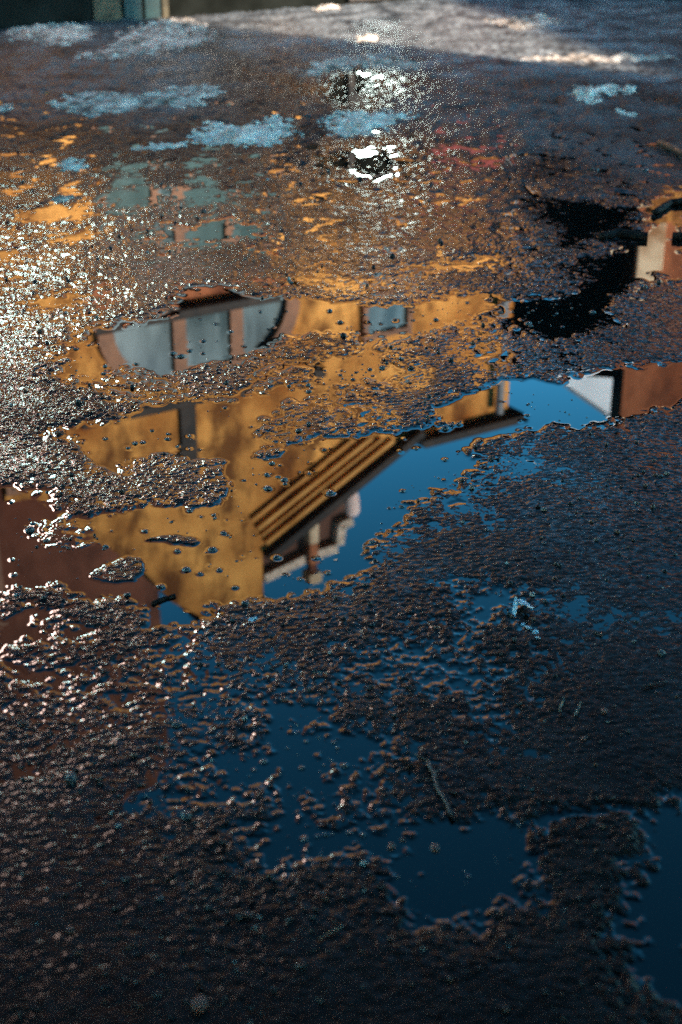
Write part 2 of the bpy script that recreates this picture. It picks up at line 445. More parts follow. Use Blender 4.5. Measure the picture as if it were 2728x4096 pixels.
M['pebble'] = noise_col('wet_pebble', (.012, .011, .011), (.045, .038, .034), 90, .4, .5, 4, .0006, 400, coat=.05)
M['redpebble'] = noise_col('wet_brick_chip', (.07, .018, .010), (.14, .045, .026), 90, .5, .4, 4, .0006, 400, coat=.04)
M['palepebble'] = noise_col('pale_pebble', (.09, .075, .062), (.20, .17, .145), 90, .6, .2, 4, .0006, 400, coat=.1)
M['scrap'] = noise_col('weathered_plaster', (.22, .33, .37), (.70, .72, .72), 55, .7, .3, 6, .0012, 150, .38, .58)


def stain_shade(m, col_, scale, lo, hi):
    """Dark streaky mottling over a wall colour: stains, on the ochre painted tree shade too."""
    nt = m.node_tree; b = nt.nodes['Principled BSDF']
    src = b.inputs['Base Color'].links[0].from_socket
    tc = nd(nt, 'ShaderNodeTexCoord'); mp = nd(nt, 'ShaderNodeMapping'); mp.inputs['Scale'].default_value = (1.5, 1.5, .75)
    n = nd(nt, 'ShaderNodeTexNoise'); n.inputs['Scale'].default_value = scale; n.inputs['Detail'].default_value = 7; n.inputs['Roughness'].default_value = .62
    mr = nd(nt, 'ShaderNodeMapRange'); mr.inputs['From Min'].default_value = lo; mr.inputs['From Max'].default_value = hi; mr.inputs['To Max'].default_value = .9
    mx = nd(nt, 'ShaderNodeMix', data_type='RGBA'); mx.inputs[7].default_value = (*col_, 1)
    L = nt.links.new
    L(tc.outputs['Object'], mp.inputs['Vector']); L(mp.outputs['Vector'], n.inputs['Vector']); L(n.outputs['Fac'], mr.inputs['Value'])
    L(mr.outputs['Result'], mx.inputs[0]); L(src, mx.inputs[6]); L(mx.outputs[2], b.inputs['Base Color'])


stain_shade(M['brick'], (.040, .013, .008), 1.4, .50, .70)
stain_shade(M['brick2'], (.10, .030, .014), 1.8, .46, .66)
stain_shade(M['ochre'], (.10, .030, .006), 1.7, .45, .60)  # plaster stains, with the tree's mottled shadow on the gable painted in

# ------------------------------------------------------------------ object helpers
def tag(o, label=None, cat=None, group=None, kind=None):
    if label: o['label'] = label
    if cat: o['category'] = cat
    if group: o['group'] = group
    if kind: o['kind'] = kind
    return o


def empty(name, loc, label, cat, group=None, rz=0):
    o = bpy.data.objects.new(name, None)
    col.objects.link(o)
    o.location = loc; o.rotation_euler = (0, 0, rz)
    return tag(o, label, cat, group)


def link_bm(name, bm, m, parent=None, smooth=False):
    me = bpy.data.meshes.new(name)
    bmesh.ops.recalc_face_normals(bm, faces=bm.faces[:])
    bm.to_mesh(me); bm.free()
    if smooth:
        me.polygons.foreach_set('use_smooth', [True] * len(me.polygons))
    me.materials.append(m)
    o = bpy.data.objects.new(name, me)
    col.objects.link(o)
    if parent: o.parent = parent
    return o


def np_mesh(name, verts, faces, m, parent=None, smooth=True, attrs=None):
    me = bpy.data.meshes.new(name)
    nv, nf = len(verts), len(faces)
    me.vertices.add(nv); me.vertices.foreach_set('co', verts.astype(np.float32).ravel())
    me.loops.add(nf * 4); me.loops.foreach_set('vertex_index', faces.astype(np.int32).ravel())
    me.polygons.add(nf); me.polygons.foreach_set('loop_start', np.arange(0, nf * 4, 4, dtype=np.int32))
    me.polygons.foreach_set('use_smooth', np.full(nf, smooth))
    for k, v in (attrs or {}).items():
        a = me.attributes.new(k, 'FLOAT', 'POINT'); a.data.foreach_set('value', v.astype(np.float32).ravel())
    me.update(calc_edges=True); me.validate()
    me.materials.append(m)
    o = bpy.data.objects.new(name, me)
    col.objects.link(o)
    if parent: o.parent = parent
    return o


def box(bm, x0, x1, y0, y1, z0, z1):
    v = [bm.verts.new(p) for p in ((x0, y0, z0), (x1, y0, z0), (x1, y1, z0), (x0, y1, z0), (x0, y0, z1), (x1, y0, z1), (x1, y1, z1), (x0, y1, z1))]
    for f in ((0, 3, 2, 1), (4, 5, 6, 7), (0, 1, 5, 4), (1, 2, 6, 5), (2, 3, 7, 6), (3, 0, 4, 7)):
        bm.faces.new([v[i] for i in f])


def boxo(name, m, parent, *d):
    bm = bmesh.new(); box(bm, *d)
    bmesh.ops.bevel(bm, geom=bm.edges[:], offset=min(.012, .2 * min(d[1] - d[0], d[3] - d[2], d[5] - d[4])), segments=1, affect='EDGES')
    return link_bm(name, bm, m, parent)


def prism(bm, prof, y0, y1):
    """prof: points (x, z); extruded along y."""
    a = [bm.verts.new((x, y0, z)) for x, z in prof]
    b = [bm.verts.new((x, y1, z)) for x, z in prof]
    n = len(prof)
    bm.faces.new(a); bm.faces.new(b[::-1])
    for i in range(n):
        bm.faces.new((a[i], a[(i + 1) % n], b[(i + 1) % n], b[i]))


def prismo(name, m, parent, prof, y0, y1):
    bm = bmesh.new(); prism(bm, prof, y0, y1)
    return link_bm(name, bm, m, parent)


def bar2(p, q, w, off=0.0):
    """Profile of a straight board from p to q (x, z), w wide, shifted off to its left."""
    dx, dz = q[0] - p[0], q[1] - p[1]; l = math.hypot(dx, dz)
    nx, nz = -dz / l, dx / l
    a, b = off, off + w
    return [(p[0] + nx * a, p[1] + nz * a), (q[0] + nx * a, q[1] + nz * a), (q[0] + nx * b, q[1] + nz * b), (p[0] + nx * b, p[1] + nz * b)]


def tube(bm, pts, rads, n=8):
    rings = []
    for i, p in enumerate(pts):
        p = Vector(p)
        t = (Vector(pts[min(i + 1, len(pts) - 1)]) - Vector(pts[max(i - 1, 0)])).normalized()
        s = t.cross(Vector((0, 0, 1)) if abs(t.z) < .9 else Vector((1, 0, 0))).normalized()
        u = s.cross(t)
        rings.append([bm.verts.new(p + rads[i] * (math.cos(a) * s + math.sin(a) * u)) for a in (2 * math.pi * k / n for k in range(n))])
    for a, b in zip(rings, rings[1:]):
        for k in range(n):
            bm.faces.new((a[k], a[(k + 1) % n], b[(k + 1) % n], b[k]))
    bm.faces.new(rings[0][::-1]); bm.faces.new(rings[-1])


# ------------------------------------------------------------------ the ground and the water
NY = 2000
TX = .52                                    # half width of the fan over its distance
dep = np.linspace(math.atan2(H, 1.22), math.atan2(H, 16.5), NY)
yy = H / np.tan(dep)
inner = .285 / TX
uu = np.concatenate([np.linspace(-1, -inner, 150)[:-1], np.linspace(-inner, inner, 880), np.linspace(inner, 1, 150)[1:]])
NX = len(uu)
YY, UU = np.meshgrid(yy, uu, indexing='ij')
XX = UU * TX * (YY + .25)
hh, pool = height(XX, YY)
# the surface slides under the wide ground sheet round it
rim = np.maximum(sstep(.97, 1.0, np.abs(UU)), np.maximum(sstep(1.30, 1.22, YY), sstep(15.8, 16.5, YY)))
hh = hh * (1 - rim) - .030 * rim
ii = np.arange(NX * NY).reshape(NY, NX)
quads = np.stack([ii[:-1, :-1], ii[:-1, 1:], ii[1:, 1:], ii[1:, :-1]], -1).reshape(-1, 4)
# where ice and slush make the ground pale
PALE = [([(850, -60), (1900, -60), (2760, -60), (2760, 380), (2300, 330), (1900, 330), (1300, 260), (1000, 200), (860, 90)], 1.0, .8),
        ([(-60, 90), (800, 70), (900, 240), (700, 470), (300, 480), (-60, 400)], .45, .5),
        ([(1300, 300), (2300, 350), (2760, 420), (2700, 700), (1900, 600), (1300, 480)], .40, .5)]
pale = np.zeros(XX.shape, np.float32)
for pts, v, soft in PALE:
    pg = polyg(pts)
    d = sdf(XX, YY, pg, 1.5) + .4 * fbm(XX * 2.2, YY * 1.6, 91, 4)
    pale = np.maximum(pale, v * sstep(soft, -soft, d))
pale = pale * (1 - pool)
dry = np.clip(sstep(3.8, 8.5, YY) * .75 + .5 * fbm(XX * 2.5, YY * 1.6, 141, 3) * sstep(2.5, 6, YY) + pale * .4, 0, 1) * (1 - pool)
wet = .08 + .06 * sstep(1.6, 2.2, YY) + .54 * sstep(2.2, 3.6, YY) - .66 * sstep(5.0, 8.0, YY)
wet = wet * (1 + .55 * fbm(XX * 1.8, YY * 1.3, 151, 3))
# films of water left where the far mud is churned
for cx_, cy_, rx_, ry_, k_ in ((1430, 350, .32, .75, .55), (1490, 640, .32, .5, .6), (300, 1000, .8, 1.0, .15), (1900, 540, .7, .6, .10), (560, 2800, .60, .75, .40)):
    q = gnd(cx_, cy_)
    wet = wet + k_ * np.exp(-((XX - q[0]) / rx_) ** 2 - ((YY - q[1]) / ry_) ** 2)
for cx_, cy_, rx_, ry_ in ((1430, 350, .36, .9), (1490, 640, .38, .6)):
    q = gnd(cx_, cy_)
    dry = dry * (1 - np.exp(-((XX - q[0]) / rx_) ** 2 - ((YY - q[1]) / ry_) ** 2))
wet = np.clip(wet, .008, .9) * (1 - .6 * pale)
V = np.stack([XX, YY, hh], -1).reshape(-1, 3)
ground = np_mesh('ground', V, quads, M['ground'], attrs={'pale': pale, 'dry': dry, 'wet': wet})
tag(ground, 'wet gritty mud and gravel of the yard, dark and glistening between the puddles', 'ground', kind='structure')

# water: level with a raised meniscus where it touches mud and pebbles
heff = hh.copy()
for zone, px_, py_, s in PEBS:
    r0 = np.searchsorted(-dep, -math.atan2(H, max(py_ - 2 * s, 1.23))); r1 = np.searchsorted(-dep, -math.atan2(H, py_ + 2 * s)) + 1
    uc, du = px_ / (TX * (py_ + .25)), 2 * s / (TX * (py_ + .25))
    c0, c1 = max(0, int(np.searchsorted(uu, uc - du)) - 1), min(NX, int(np.searchsorted(uu, uc + du)) + 1)
    sl = (slice(r0, r1), slice(c0, c1))
    d2 = ((XX[sl] - px_) ** 2 + (YY[sl] - py_) ** 2) / (s * s)
    heff[sl] = np.maximum(heff[sl], s * .9 * (1 - d2))


def blur(a, kx, ky):
    for ax, k in ((1, kx), (0, ky)):
        w = np.exp(-.5 * (np.arange(-3 * k, 3 * k + 1) / max(k, .1)) ** 2); w /= w.sum()
        r = 0
        n = len(w) // 2
        for j, wj in enumerate(w):
            r = r + wj * np.roll(a, j - n, axis=ax)
        a = r
    return a


land = sstep(-.0006, .0010, heff).astype(np.float32)
m1 = blur(land, 2, 2)
zw = .0019 * np.clip(m1 * 1.1, 0, 1) ** 1.6 - .0001
near = blur((heff < zw + .0012).astype(np.float32), 1, 1) > .02
keep = (near[:-1, :-1] | near[:-1, 1:] | near[1:, 1:] | near[1:, :-1]).reshape(-1) & (rim[:-1, :-1] < .01).reshape(-1)
wf = quads[keep]
used = np.zeros(NX * NY, bool); used[wf.ravel()] = True
remap = np.cumsum(used) - 1
WV = np.stack([XX, YY, zw], -1).reshape(-1, 3)[used]
water = np_mesh('water', WV, remap[wf], M['water'])
tag(water, 'still dark puddle water mirroring the ochre house and blue sky', 'puddle', kind='structure')

# the yard beyond what the fine surface covers
gx = np.concatenate([np.linspace(-200, -12, 24), np.linspace(-11.5, 11.5, 180), np.linspace(12, 200, 24)])
gy = np.concatenate([np.linspace(-200, -6, 24), np.linspace(-5.5, 20, 200), np.linspace(21, 300, 30)])
GY, GX = np.meshgrid(gy, gx, indexing='ij')
gz = .006 + .006 * fbm(GX * 1.5, GY * 1.5, 5, 3)
lim = TX * (GY + .25)
fan = sstep(.975, .93, np.abs(GX) / np.maximum(lim, .01)) * sstep(1.24, 1.35, GY) * sstep(15.9, 15.5, GY)
gz = gz - .05 * (fan > 0)
gi = np.arange(GX.size).reshape(GX.shape)
gq = np.stack([gi[:-1, :-1], gi[:-1, 1:], gi[1:, 1:], gi[1:, :-1]], -1).reshape(-1, 4)
yard = np_mesh('yard', np.stack([GX, GY, gz], -1).reshape(-1, 3), gq, M['ground'], attrs={'pale': np.zeros(GX.size) + .15, 'dry': np.zeros(GX.size) + .5, 'wet': np.zeros(GX.size) + .1})
tag(yard, 'muddy yard ground stretching away round the puddles', 'ground', kind='structure')

# ------------------------------------------------------------------ snow patches
SNOW = [
    ([(45, 135), (120, 108), (250, 98), (345, 115), (372, 140), (330, 168), (250, 192), (165, 190), (185, 165), (60, 168)], .030, 'snow', 'grey slushy snow patch near the far wall, cornermost of the yard'),
    ([(470, 175), (560, 112), (680, 85), (760, 93), (830, 130), (865, 160), (760, 192), (640, 216), (480, 242), (320, 248), (350, 222), (450, 208)], .035, 'snow', 'largest grey snow patch, broad and low before the house wall'),
    ([(215, 425), (300, 385), (420, 372), (560, 400), (625, 422), (500, 452), (380, 468), (300, 457)], .025, 'snow', 'ragged whitish snow strip lying on brown mud, third patch back from the puddle'),
    ([(560, 402), (700, 358), (820, 348), (890, 378), (790, 432), (700, 437), (600, 424)], .018, 'snow', 'thin broken grey snow crust beside the ragged strip'),
    ([(785, 548), (850, 505), (1000, 512), (1110, 478), (1172, 552), (1080, 577), (990, 592), (880, 572), (800, 584)], .030, 'white_snow', 'snow patch with a straight edge cut by a tyre track'),
    ([(1300, 500), (1400, 452), (1560, 458), (1650, 470), (1500, 522), (1450, 547), (1370, 552)], .025, 'white_snow', 'pale snow tongue between the two glittering pools'),
    ([(525, 602), (600, 582), (735, 578), (725, 597), (600, 602)], .016, 'white_snow', 'narrow sliver of white snow in front of the tyre-cut patch'),
    ([(232, 662), (290, 643), (350, 670), (310, 687), (240, 688)], .022, 'white_snow', 'small rounded lump of white snow on orange mud'),
    ([(1190, 292), (1300, 258), (1500, 228), (1665, 262), (1640, 288), (1450, 268), (1350, 284), (1220, 312)], .022, 'snow', 'curved snow rim along the far side of the farther glittering pool'),
    ([(2290, 382), (2330, 358), (2490, 352), (2440, 387), (2370, 392), (2384, 420), (2330, 418)], .030, 'white_snow', 'bright hook-shaped scrap of white snow at the shadow edge'),
    ([(2498, 350), (2555, 355), (2520, 387), (2486, 375)], .025, 'white_snow', 'tiny white snow scrap touching the hook-shaped one'),
    ([(2470, 443), (2535, 460), (2510, 474), (2472, 464)], .020, 'white_snow', 'small bright snow chip alone in front of the hook-shaped scrap'),
    ([(-40, 432), (30, 428), (38, 456), (-40, 458)], .020, 'snow', 'snow fragment at the photo edge level with the ragged strip'),
    ([(222, 797), (280, 778), (298, 800), (240, 812)], .018, 'snow', 'small grey snow lump above the glittering mud'),
    ([(1255, 24), (1350, 14), (1345, 46), (1280, 52)], .03, 'white_snow', 'white snow lump in the sunlit strip before the fence'),
    ([(1432, 158), (1500, 148), (1508, 172), (1440, 174)], .025, 'white_snow', 'little snow lump beyond the curved snow rim'),
    ([(1960, 90), (2160, 70), (2240, 100), (2080, 130)], .02, 'snow', 'bluish snow crust in the deep shade by the fence'),
    ([(2060, 246), (2250, 232), (2520, 226), (2700, 240), (2500, 256), (2200, 258)], .015, 'snow', 'long thin bluish snow streak in the shaded corner'),
]
for pts, thick, mk, lab in SNOW:
    pg = polyg(pts)
    lo, hi = pg.min(0) - .06, pg.max(0) + .06
    n = 90
    ax, ay = np.meshgrid(np.linspace(lo[0], hi[0], n), np.linspace(lo[1], hi[1], n), indexing='xy')
    w = min(hi[0] - lo[0], hi[1] - lo[1]) * .10
    d = sdf(ax + .5 * w * fbm(ax * 12, ay * 9, 101, 3), ay + 1.1 * w * fbm(ax * 12, ay * 9, 105, 3), pg, 2.0)
    d = d + w * (1.1 * fbm(ax * 30, ay * 22, 111, 3) + 1.3 * fbm(ax * 9, ay * 16, 115, 3))
    t = np.clip(-d / (2.2 * w), -1, 1)
    g, _ = height(ax, ay)
    top = g + thick * (np.sign(t) * np.abs(t) ** .6) * (1 + .5 * fbm(ax * 18, ay * 13, 121, 4)) * .40
    ok = t > -.35
    ix = np.arange(n * n).reshape(n, n)
    q = np.stack([ix[:-1, :-1], ix[:-1, 1:], ix[1:, 1:], ix[1:, :-1]], -1).reshape(-1, 4)
    k = (ok[:-1, :-1] | ok[:-1, 1:] | ok[1:, 1:] | ok[1:, :-1]).ravel()
    q = q[k]
    us = np.zeros(n * n, bool); us[q.ravel()] = True
    rm = np.cumsum(us) - 1
    c = pg.mean(0)
    vv = np.stack([ax - c[0], ay - c[1], top], -1).reshape(-1, 3)[us]
    o = np_mesh('snow_patch', vv, rm[q], M[mk])
    o.location = (c[0], c[1], 0)
    tag(o, lab, 'snow', 'snow patches left on the yard')

# ------------------------------------------------------------------ pebbles in the water
ZL = {'ochre': 'small dark wet pebble breaking the ochre reflection below the arched window',
      'window': 'small dark wet pebble standing in the grey reflection of the arched window',
      'bright': 'small dark wet pebble in the brightest yellow part of the reflection',
      'gable': 'small dark wet pebble in the orange reflection of the gable',
      'brown': 'small dark wet pebble in the red-brown puddle reflection',
      'sky': 'small dark wet pebble standing in the blue sky reflection',
      'dark': 'small wet pebble in the black pool',
      'eave': 'dark wet pebble along the reflected roof edge',
      'front': 'tiny wet pebble in the dim blue puddle at the front'}


def stone_mesh(seed, flat=.8):
    bm = bmesh.new()
    bmesh.ops.create_icosphere(bm, subdivisions=3, radius=1)
    r = random.Random(seed)
    ph = [(Vector((r.gauss(0, 1), r.gauss(0, 1), r.gauss(0, 1))).normalized(), r.uniform(.10, .30)) for _ in range(9)]
    for v in bm.verts:
        p = v.co.normalized()
        s = 1.0
        for a, k in ph:
            s = min(s, (1.0 - k * .55) / max(.25, p.dot(a))) if p.dot(a) > .5 else s
        v.co = p * s
        v.co.z *= flat
    me = bpy.data.meshes.new('pebble')
    bm.to_mesh(me); bm.free()
    me.polygons.foreach_set('use_smooth', [True] * len(me.polygons))
    return me


stones = {}
for key in ('pebble', 'redpebble', 'palepebble'):
    stones[key] = [stone_mesh(s, f) for s, f in ((1, .8), (2, .7), (3, .9), (4, .75), (5, .65))]
    for me in stones[key]:
        me.materials.append(M[key])
for zone, x, y, s in PEBS:
    o = bpy.data.objects.new('pebble', rng.choice(stones['pebble']))
    col.objects.link(o)
    o.location = (x, y, s * .02)
    o.scale = (s * rng.uniform(.9, 1.25), s * rng.uniform(.85, 1.1), s * rng.uniform(.8, 1.1))
    o.rotation_euler = (rng.uniform(-.2, .2), rng.uniform(-.2, .2), rng.uniform(0, 6.3))
    tag(o, ZL[zone], 'pebble', 'pebbles standing in the puddle, ' + zone)


# loose gravel strewn over the mud: too many to count, one object
gr = np.random.default_rng(9)
NG = 5200
gy_ = H / np.tan(gr.uniform(math.atan2(H, 7.5), math.atan2(H, 1.32), NG))
gx_ = gr.uniform(-1, 1, NG) * .265 * (gy_ + .2)
gh_, gp_ = height(gx_[None], gy_[None]); gh_, gp_ = gh_[0], gp_[0]
ok_ = (gp_ < .45) & (gr.random(NG) < .25 + .75 * sstep(-.15, .35, perlin(gx_ * 2.3, gy_ * 1.7, 201)))
gx_, gy_, gh_ = gx_[ok_], gy_[ok_], gh_[ok_]
tb = bmesh.new(); bmesh.ops.create_icosphere(tb, subdivisions=2, radius=1)
tb.verts.ensure_lookup_table()
tv = np.array([v.co[:] for v in tb.verts]); tf = np.array([[v.index for v in f.verts] for f in tb.faces]); tb.free()
n_ = len(gx_)
rs = .0013 + .0042 * gr.random(n_) ** 3.2
rs *= 1 + .25 * (gy_ - 2).clip(0)
ax_ = gr.normal(size=(n_, 6, 3)); ax_ /= np.linalg.norm(ax_, axis=2, keepdims=True)
cut = gr.uniform(.62, .95, (n_, 6))
dots = np.einsum('vk,nfk->nvf', tv, ax_)
sc = np.where(dots > .3, cut[:, None, :] / np.maximum(dots, .3), 9).min(2).clip(.3, 1)
pv = tv[None] * sc[..., None] * (gr.uniform(.65, 1.2, (n_, 1, 3)) * rs[:, None, None])
an = gr.uniform(0, 6.28, n_); ca, sa = np.cos(an)[:, None], np.sin(an)[:, None]
pv = np.stack([pv[..., 0] * ca - pv[..., 1] * sa + gx_[:, None], pv[..., 0] * sa + pv[..., 1] * ca + gy_[:, None], pv[..., 2] + (gh_ + rs * .25)[:, None]], -1)
gf = (tf[None] + np.arange(n_)[:, None, None] * len(tv)).reshape(-1, 3)
me = bpy.data.meshes.new('gravel')
me.vertices.add(n_ * len(tv)); me.vertices.foreach_set('co', pv.astype(np.float32).ravel())
me.loops.add(gf.size); me.loops.foreach_set('vertex_index', gf.astype(np.int32).ravel())
me.polygons.add(len(gf)); me.polygons.foreach_set('loop_start', np.arange(0, gf.size, 3, dtype=np.int32))
ga_ = me.attributes.new('tone', 'FLOAT', 'POINT'); ga_.data.foreach_set('value', np.repeat(gr.random(n_), len(tv)).astype(np.float32))
me.update(calc_edges=True); me.validate()
gm_, gnt, gb = mat('mixed_gravel')
gat = nd(gnt, 'ShaderNodeAttribute'); gat.attribute_name = 'tone'
grp = nd(gnt, 'ShaderNodeValToRGB'); grp.color_ramp.interpolation = 'CONSTANT'
els = grp.color_ramp.elements
els[0].position = 0; els[0].color = (.010, .009, .009, 1)
els[1].position = .38; els[1].color = (.030, .026, .023, 1)
for p_, c_ in ((.62, (.050, .026, .016, 1)), (.80, (.085, .034, .020, 1)), (.90, (.12, .105, .09, 1)), (.97, (.24, .22, .20, 1))):
    e_ = els.new(p_); e_.color = c_
gnt.links.new(gat.outputs['Fac'], grp.inputs['Fac']); gnt.links.new(grp.outputs['Color'], gb.inputs['Base Color'])
gb.inputs['Roughness'].default_value = .5; gb.inputs['Specular IOR Level'].default_value = .2
gb.inputs['Coat Weight'].default_value = .12; gb.inputs['Coat Roughness'].default_value = .08
me.materials.append(gm_)
go_ = bpy.data.objects.new('gravel', me); col.objects.link(go_)
tag(go_, 'loose dark and rusty gravel grains scattered over the wet mud', 'gravel', kind='stuff')


def hz(x, y):
    h, _ = height(np.array([[x]]), np.array([[y]]))
    return float(h[0, 0])


STONES = [
    (1135, 2800, .014, 'redpebble', 'reddish pebble at the tip of the blue puddle in front'),
    (745, 3272, .022, 'pebble', 'dark blocky stone on the mud beside the front puddle'),
    (285, 3125, .026, 'pebble', 'dark lumpy stone on the glittering mud, lowest on that side'),
    (800, 4045, .026, 'redpebble', 'rusty brown stone nearest the viewer'),
    (1020, 3722, .010, 'palepebble', 'pale round pebble beside the brown one in the dark foreground'),
    (1037, 3682, .008, 'palepebble', 'bluish pale pebble behind the round pale one'),
    (993, 3675, .014, 'redpebble', 'brown pebble beside the pale ones in the dark foreground'),
    (708, 2905, .015, 'pebble', 'dark pebble in the middle of the glittering mud'),
    (2175, 2178, .010, 'redpebble', 'small red pebble on the gritty mud beyond the blue pool'),
    (1948, 2125, .009, 'pebble', 'small dark pebble on the gritty mud near the blue pool'),
    (2415, 2860, .012, 'redpebble', 'brownish pebble near the straw bits'),
    (2645, 2622, .015, 'pebble', 'dark pebble near the photo edge on the gritty mud'),
    (1985, 2375, .007, 'redpebble', 'tiny red pebble near the white plaster scrap'),
    (2335, 2965, .010, 'redpebble', 'small rusty pebble on the mud behind the dark slab'),
    (90, 2905, .016, 'redpebble', 'brown pebble sunk in the mud by the photo edge'),
    (640, 3610, .012, 'pebble', 'dark pebble in the dim foreground mud'),
    (280, 3735, .012, 'redpebble', 'brown pebble in the dim foreground mud'),
    (1740, 3395, .016, 'redpebble', 'muddy brown lump standing in the front puddle'),
    (1565, 3390, .014, 'redpebble', 'muddy brown lump at the puddle bank in front'),
    (1610, 3360, .009, 'redpebble', 'small brown crumb between the two muddy lumps'),
    (510, 2380, .014, 'pebble', 'dark wet stone where brown water meets the glittering bank'),
    (980, 2420, .016, 'pebble', 'dark round pebble on the bank under the reflected gable'),
    (1190, 2900, .006, 'palepebble', 'tiny pale speck in the blue front puddle'),
    (1275, 2952, .007, 'palepebble', 'pale pebble alone in the blue front puddle'),
    (2075, 3305, .007, 'palepebble', 'pale crumb at the upper edge of the dark front pool'),
    (1590, 3510, .006, 'palepebble', 'white speck floating in the dark front pool'),
    (1195, 1725, .017, 'pebble', 'dark stone on the mud between ochre pools'),
    (1235, 1700, .014, 'pebble', 'dark crumb beside the stone between the ochre pools'),
    (1230, 470, .04, 'pebble', 'dark stone lying by the tyre track'),
    (2580, 690, .03, 'pebble', 'dark lump on the far mud by the dark pool'),
]
for px, py, s, mk, lab in STONES:
    x, y = gnd(px, py)
    s *= .5
    o = bpy.data.objects.new('stone', rng.choice(stones[mk]))
    col.objects.link(o)
    o.location = (x, y, max(hz(x, y), -.001) + s * .25)
    o.scale = (s * rng.uniform(1, 1.3), s * rng.uniform(.8, 1.1), s * rng.uniform(.8, 1.0))
    o.rotation_euler = (rng.uniform(-.3, .3), rng.uniform(-.3, .3), rng.uniform(0, 6.3))
    tag(o, lab, 'stone')


# ------------------------------------------------------------------ sticks, twig, straws
def stick(name, pts, rads, m, label, cat, forks=(), lift=.004, seg=14, wig=.002):
    bm = bmesh.new()
    w = [gnd(*p) for p in pts]
    r = random.Random(len(label))
    path = []
    for i in range(seg + 1):
        t = i / seg * (len(w) - 1)
        k = min(int(t), len(w) - 2); f = t - k
        x = w[k][0] * (1 - f) + w[k + 1][0] * f; y = w[k][1] * (1 - f) + w[k + 1][1] * f
        path.append((x + r.uniform(-wig, wig), y + r.uniform(-wig, wig), max(hz(x, y), 0.0)))
    zz = [p[2] for p in path]
    zs = [max(zz[max(0, i - 3):i + 4]) * .6 + sum(zz) / len(zz) * .4 + lift for i in range(len(zz))]
    path = [(p[0], p[1], z) for p, z in zip(path, zs)]
    c = path[0]
    loc = [(p[0] - c[0], p[1] - c[1], p[2] - c[2]) for p in path]
    rr = [(rads[0] + (rads[1] - rads[0]) * i / seg) * r.uniform(.85, 1.15) for i in range(seg + 1)]
    tube(bm, loc, rr, 9)
    o = link_bm(name, bm, m, None, True)
    o.location = c
    tag(o, label, cat)
    for (t, dx, dy, dz, rad) in forks:
        b = bmesh.new()
        p = loc[int(t * seg)]
        q = [(p[0] + dx * f, p[1] + dy * f, p[2] + dz * f) for f in (0, .35, .7, 1)]
        tube(b, q, [rad, rad * .9, rad * .75, rad * .5], 7)
        link_bm('side_shoot', b, m, o, True)
    return o


stick('twig', [(1712, 3062), (1730, 3110), (1752, 3165), (1785, 3230), (1812, 3280)], (.0036, .0024), M['twig'],
      'thin forked brown twig lying on the mud above the front pool', 'twig',
      forks=((.02, -.022, .016, .004, .003), (.42, -.030, -.002, .003, .0016), (.3, .012, .022, .003, .0014)))
stick('dark_stick', [(2400, 958), (2480, 944), (2590, 958)], (.016, .019), M['wetwood'], 'thick black wet stick lying across the dark pool', 'stick', lift=.012, wig=.004,
      forks=((.15, -.03, .01, .004, .010), (.8, .035, .03, .004, .008)))
stick('brown_stick', [(2636, 596), (2690, 620), (2760, 652)], (.018, .016), M['twig'], 'brown broken stick on the far mud by the photo edge', 'stick', lift=.022, wig=.005)
stick('dark_stick', [(2620, 862), (2680, 820), (2760, 815)], (.014, .016), M['wetwood'], 'bent black stick behind the thick one at the photo edge', 'stick', lift=.012, wig=.005,
      forks=((.3, .03, .05, .006, .008),))
stick('dark_stick', [(2690, 955), (2770, 960)], (.018, .018), M['wetwood'], 'stub of black wood cut off by the photo edge', 'stick', lift=.012)
stick('wood_chip', [(610, 2418), (650, 2400), (700, 2386)], (.0055, .0045), M['wetwood'], 'long dark wood chip floating at the puddle rim', 'wood chip', lift=.002, wig=.001)
stick('twig', [(2570, 2760), (2620, 2748), (2662, 2738)], (.0022, .0018), M['twig'], 'short dark twig on the gritty mud near the photo edge', 'twig')
stick('straw', [(2237, 2860), (2248, 2825), (2254, 2810)], (.0018, .0012), M['straw'], 'short pale straw bit standing among the grit', 'straw')
stick('straw', [(2296, 2880), (2312, 2850), (2318, 2825)], (.0018, .0012), M['straw'], 'short tan straw bit beside the paler one', 'straw')
stick('straw', [(1275, 3778), (1320, 3755), (1375, 3726)], (.0016, .0012), M['straw'], 'long pale straw in the dark foreground', 'straw')
stick('straw', [(1255, 2702), (1290, 2703), (1312, 2712)], (.0014, .001), M['straw'], 'thin bent straw on the bank above the front puddle', 'straw')
stick('twig', [(1610, 3035), (1625, 3065), (1640, 3090)], (.0022, .0016), M['wetwood'], 'tiny dark twig at the rim of the blue front puddle', 'twig')


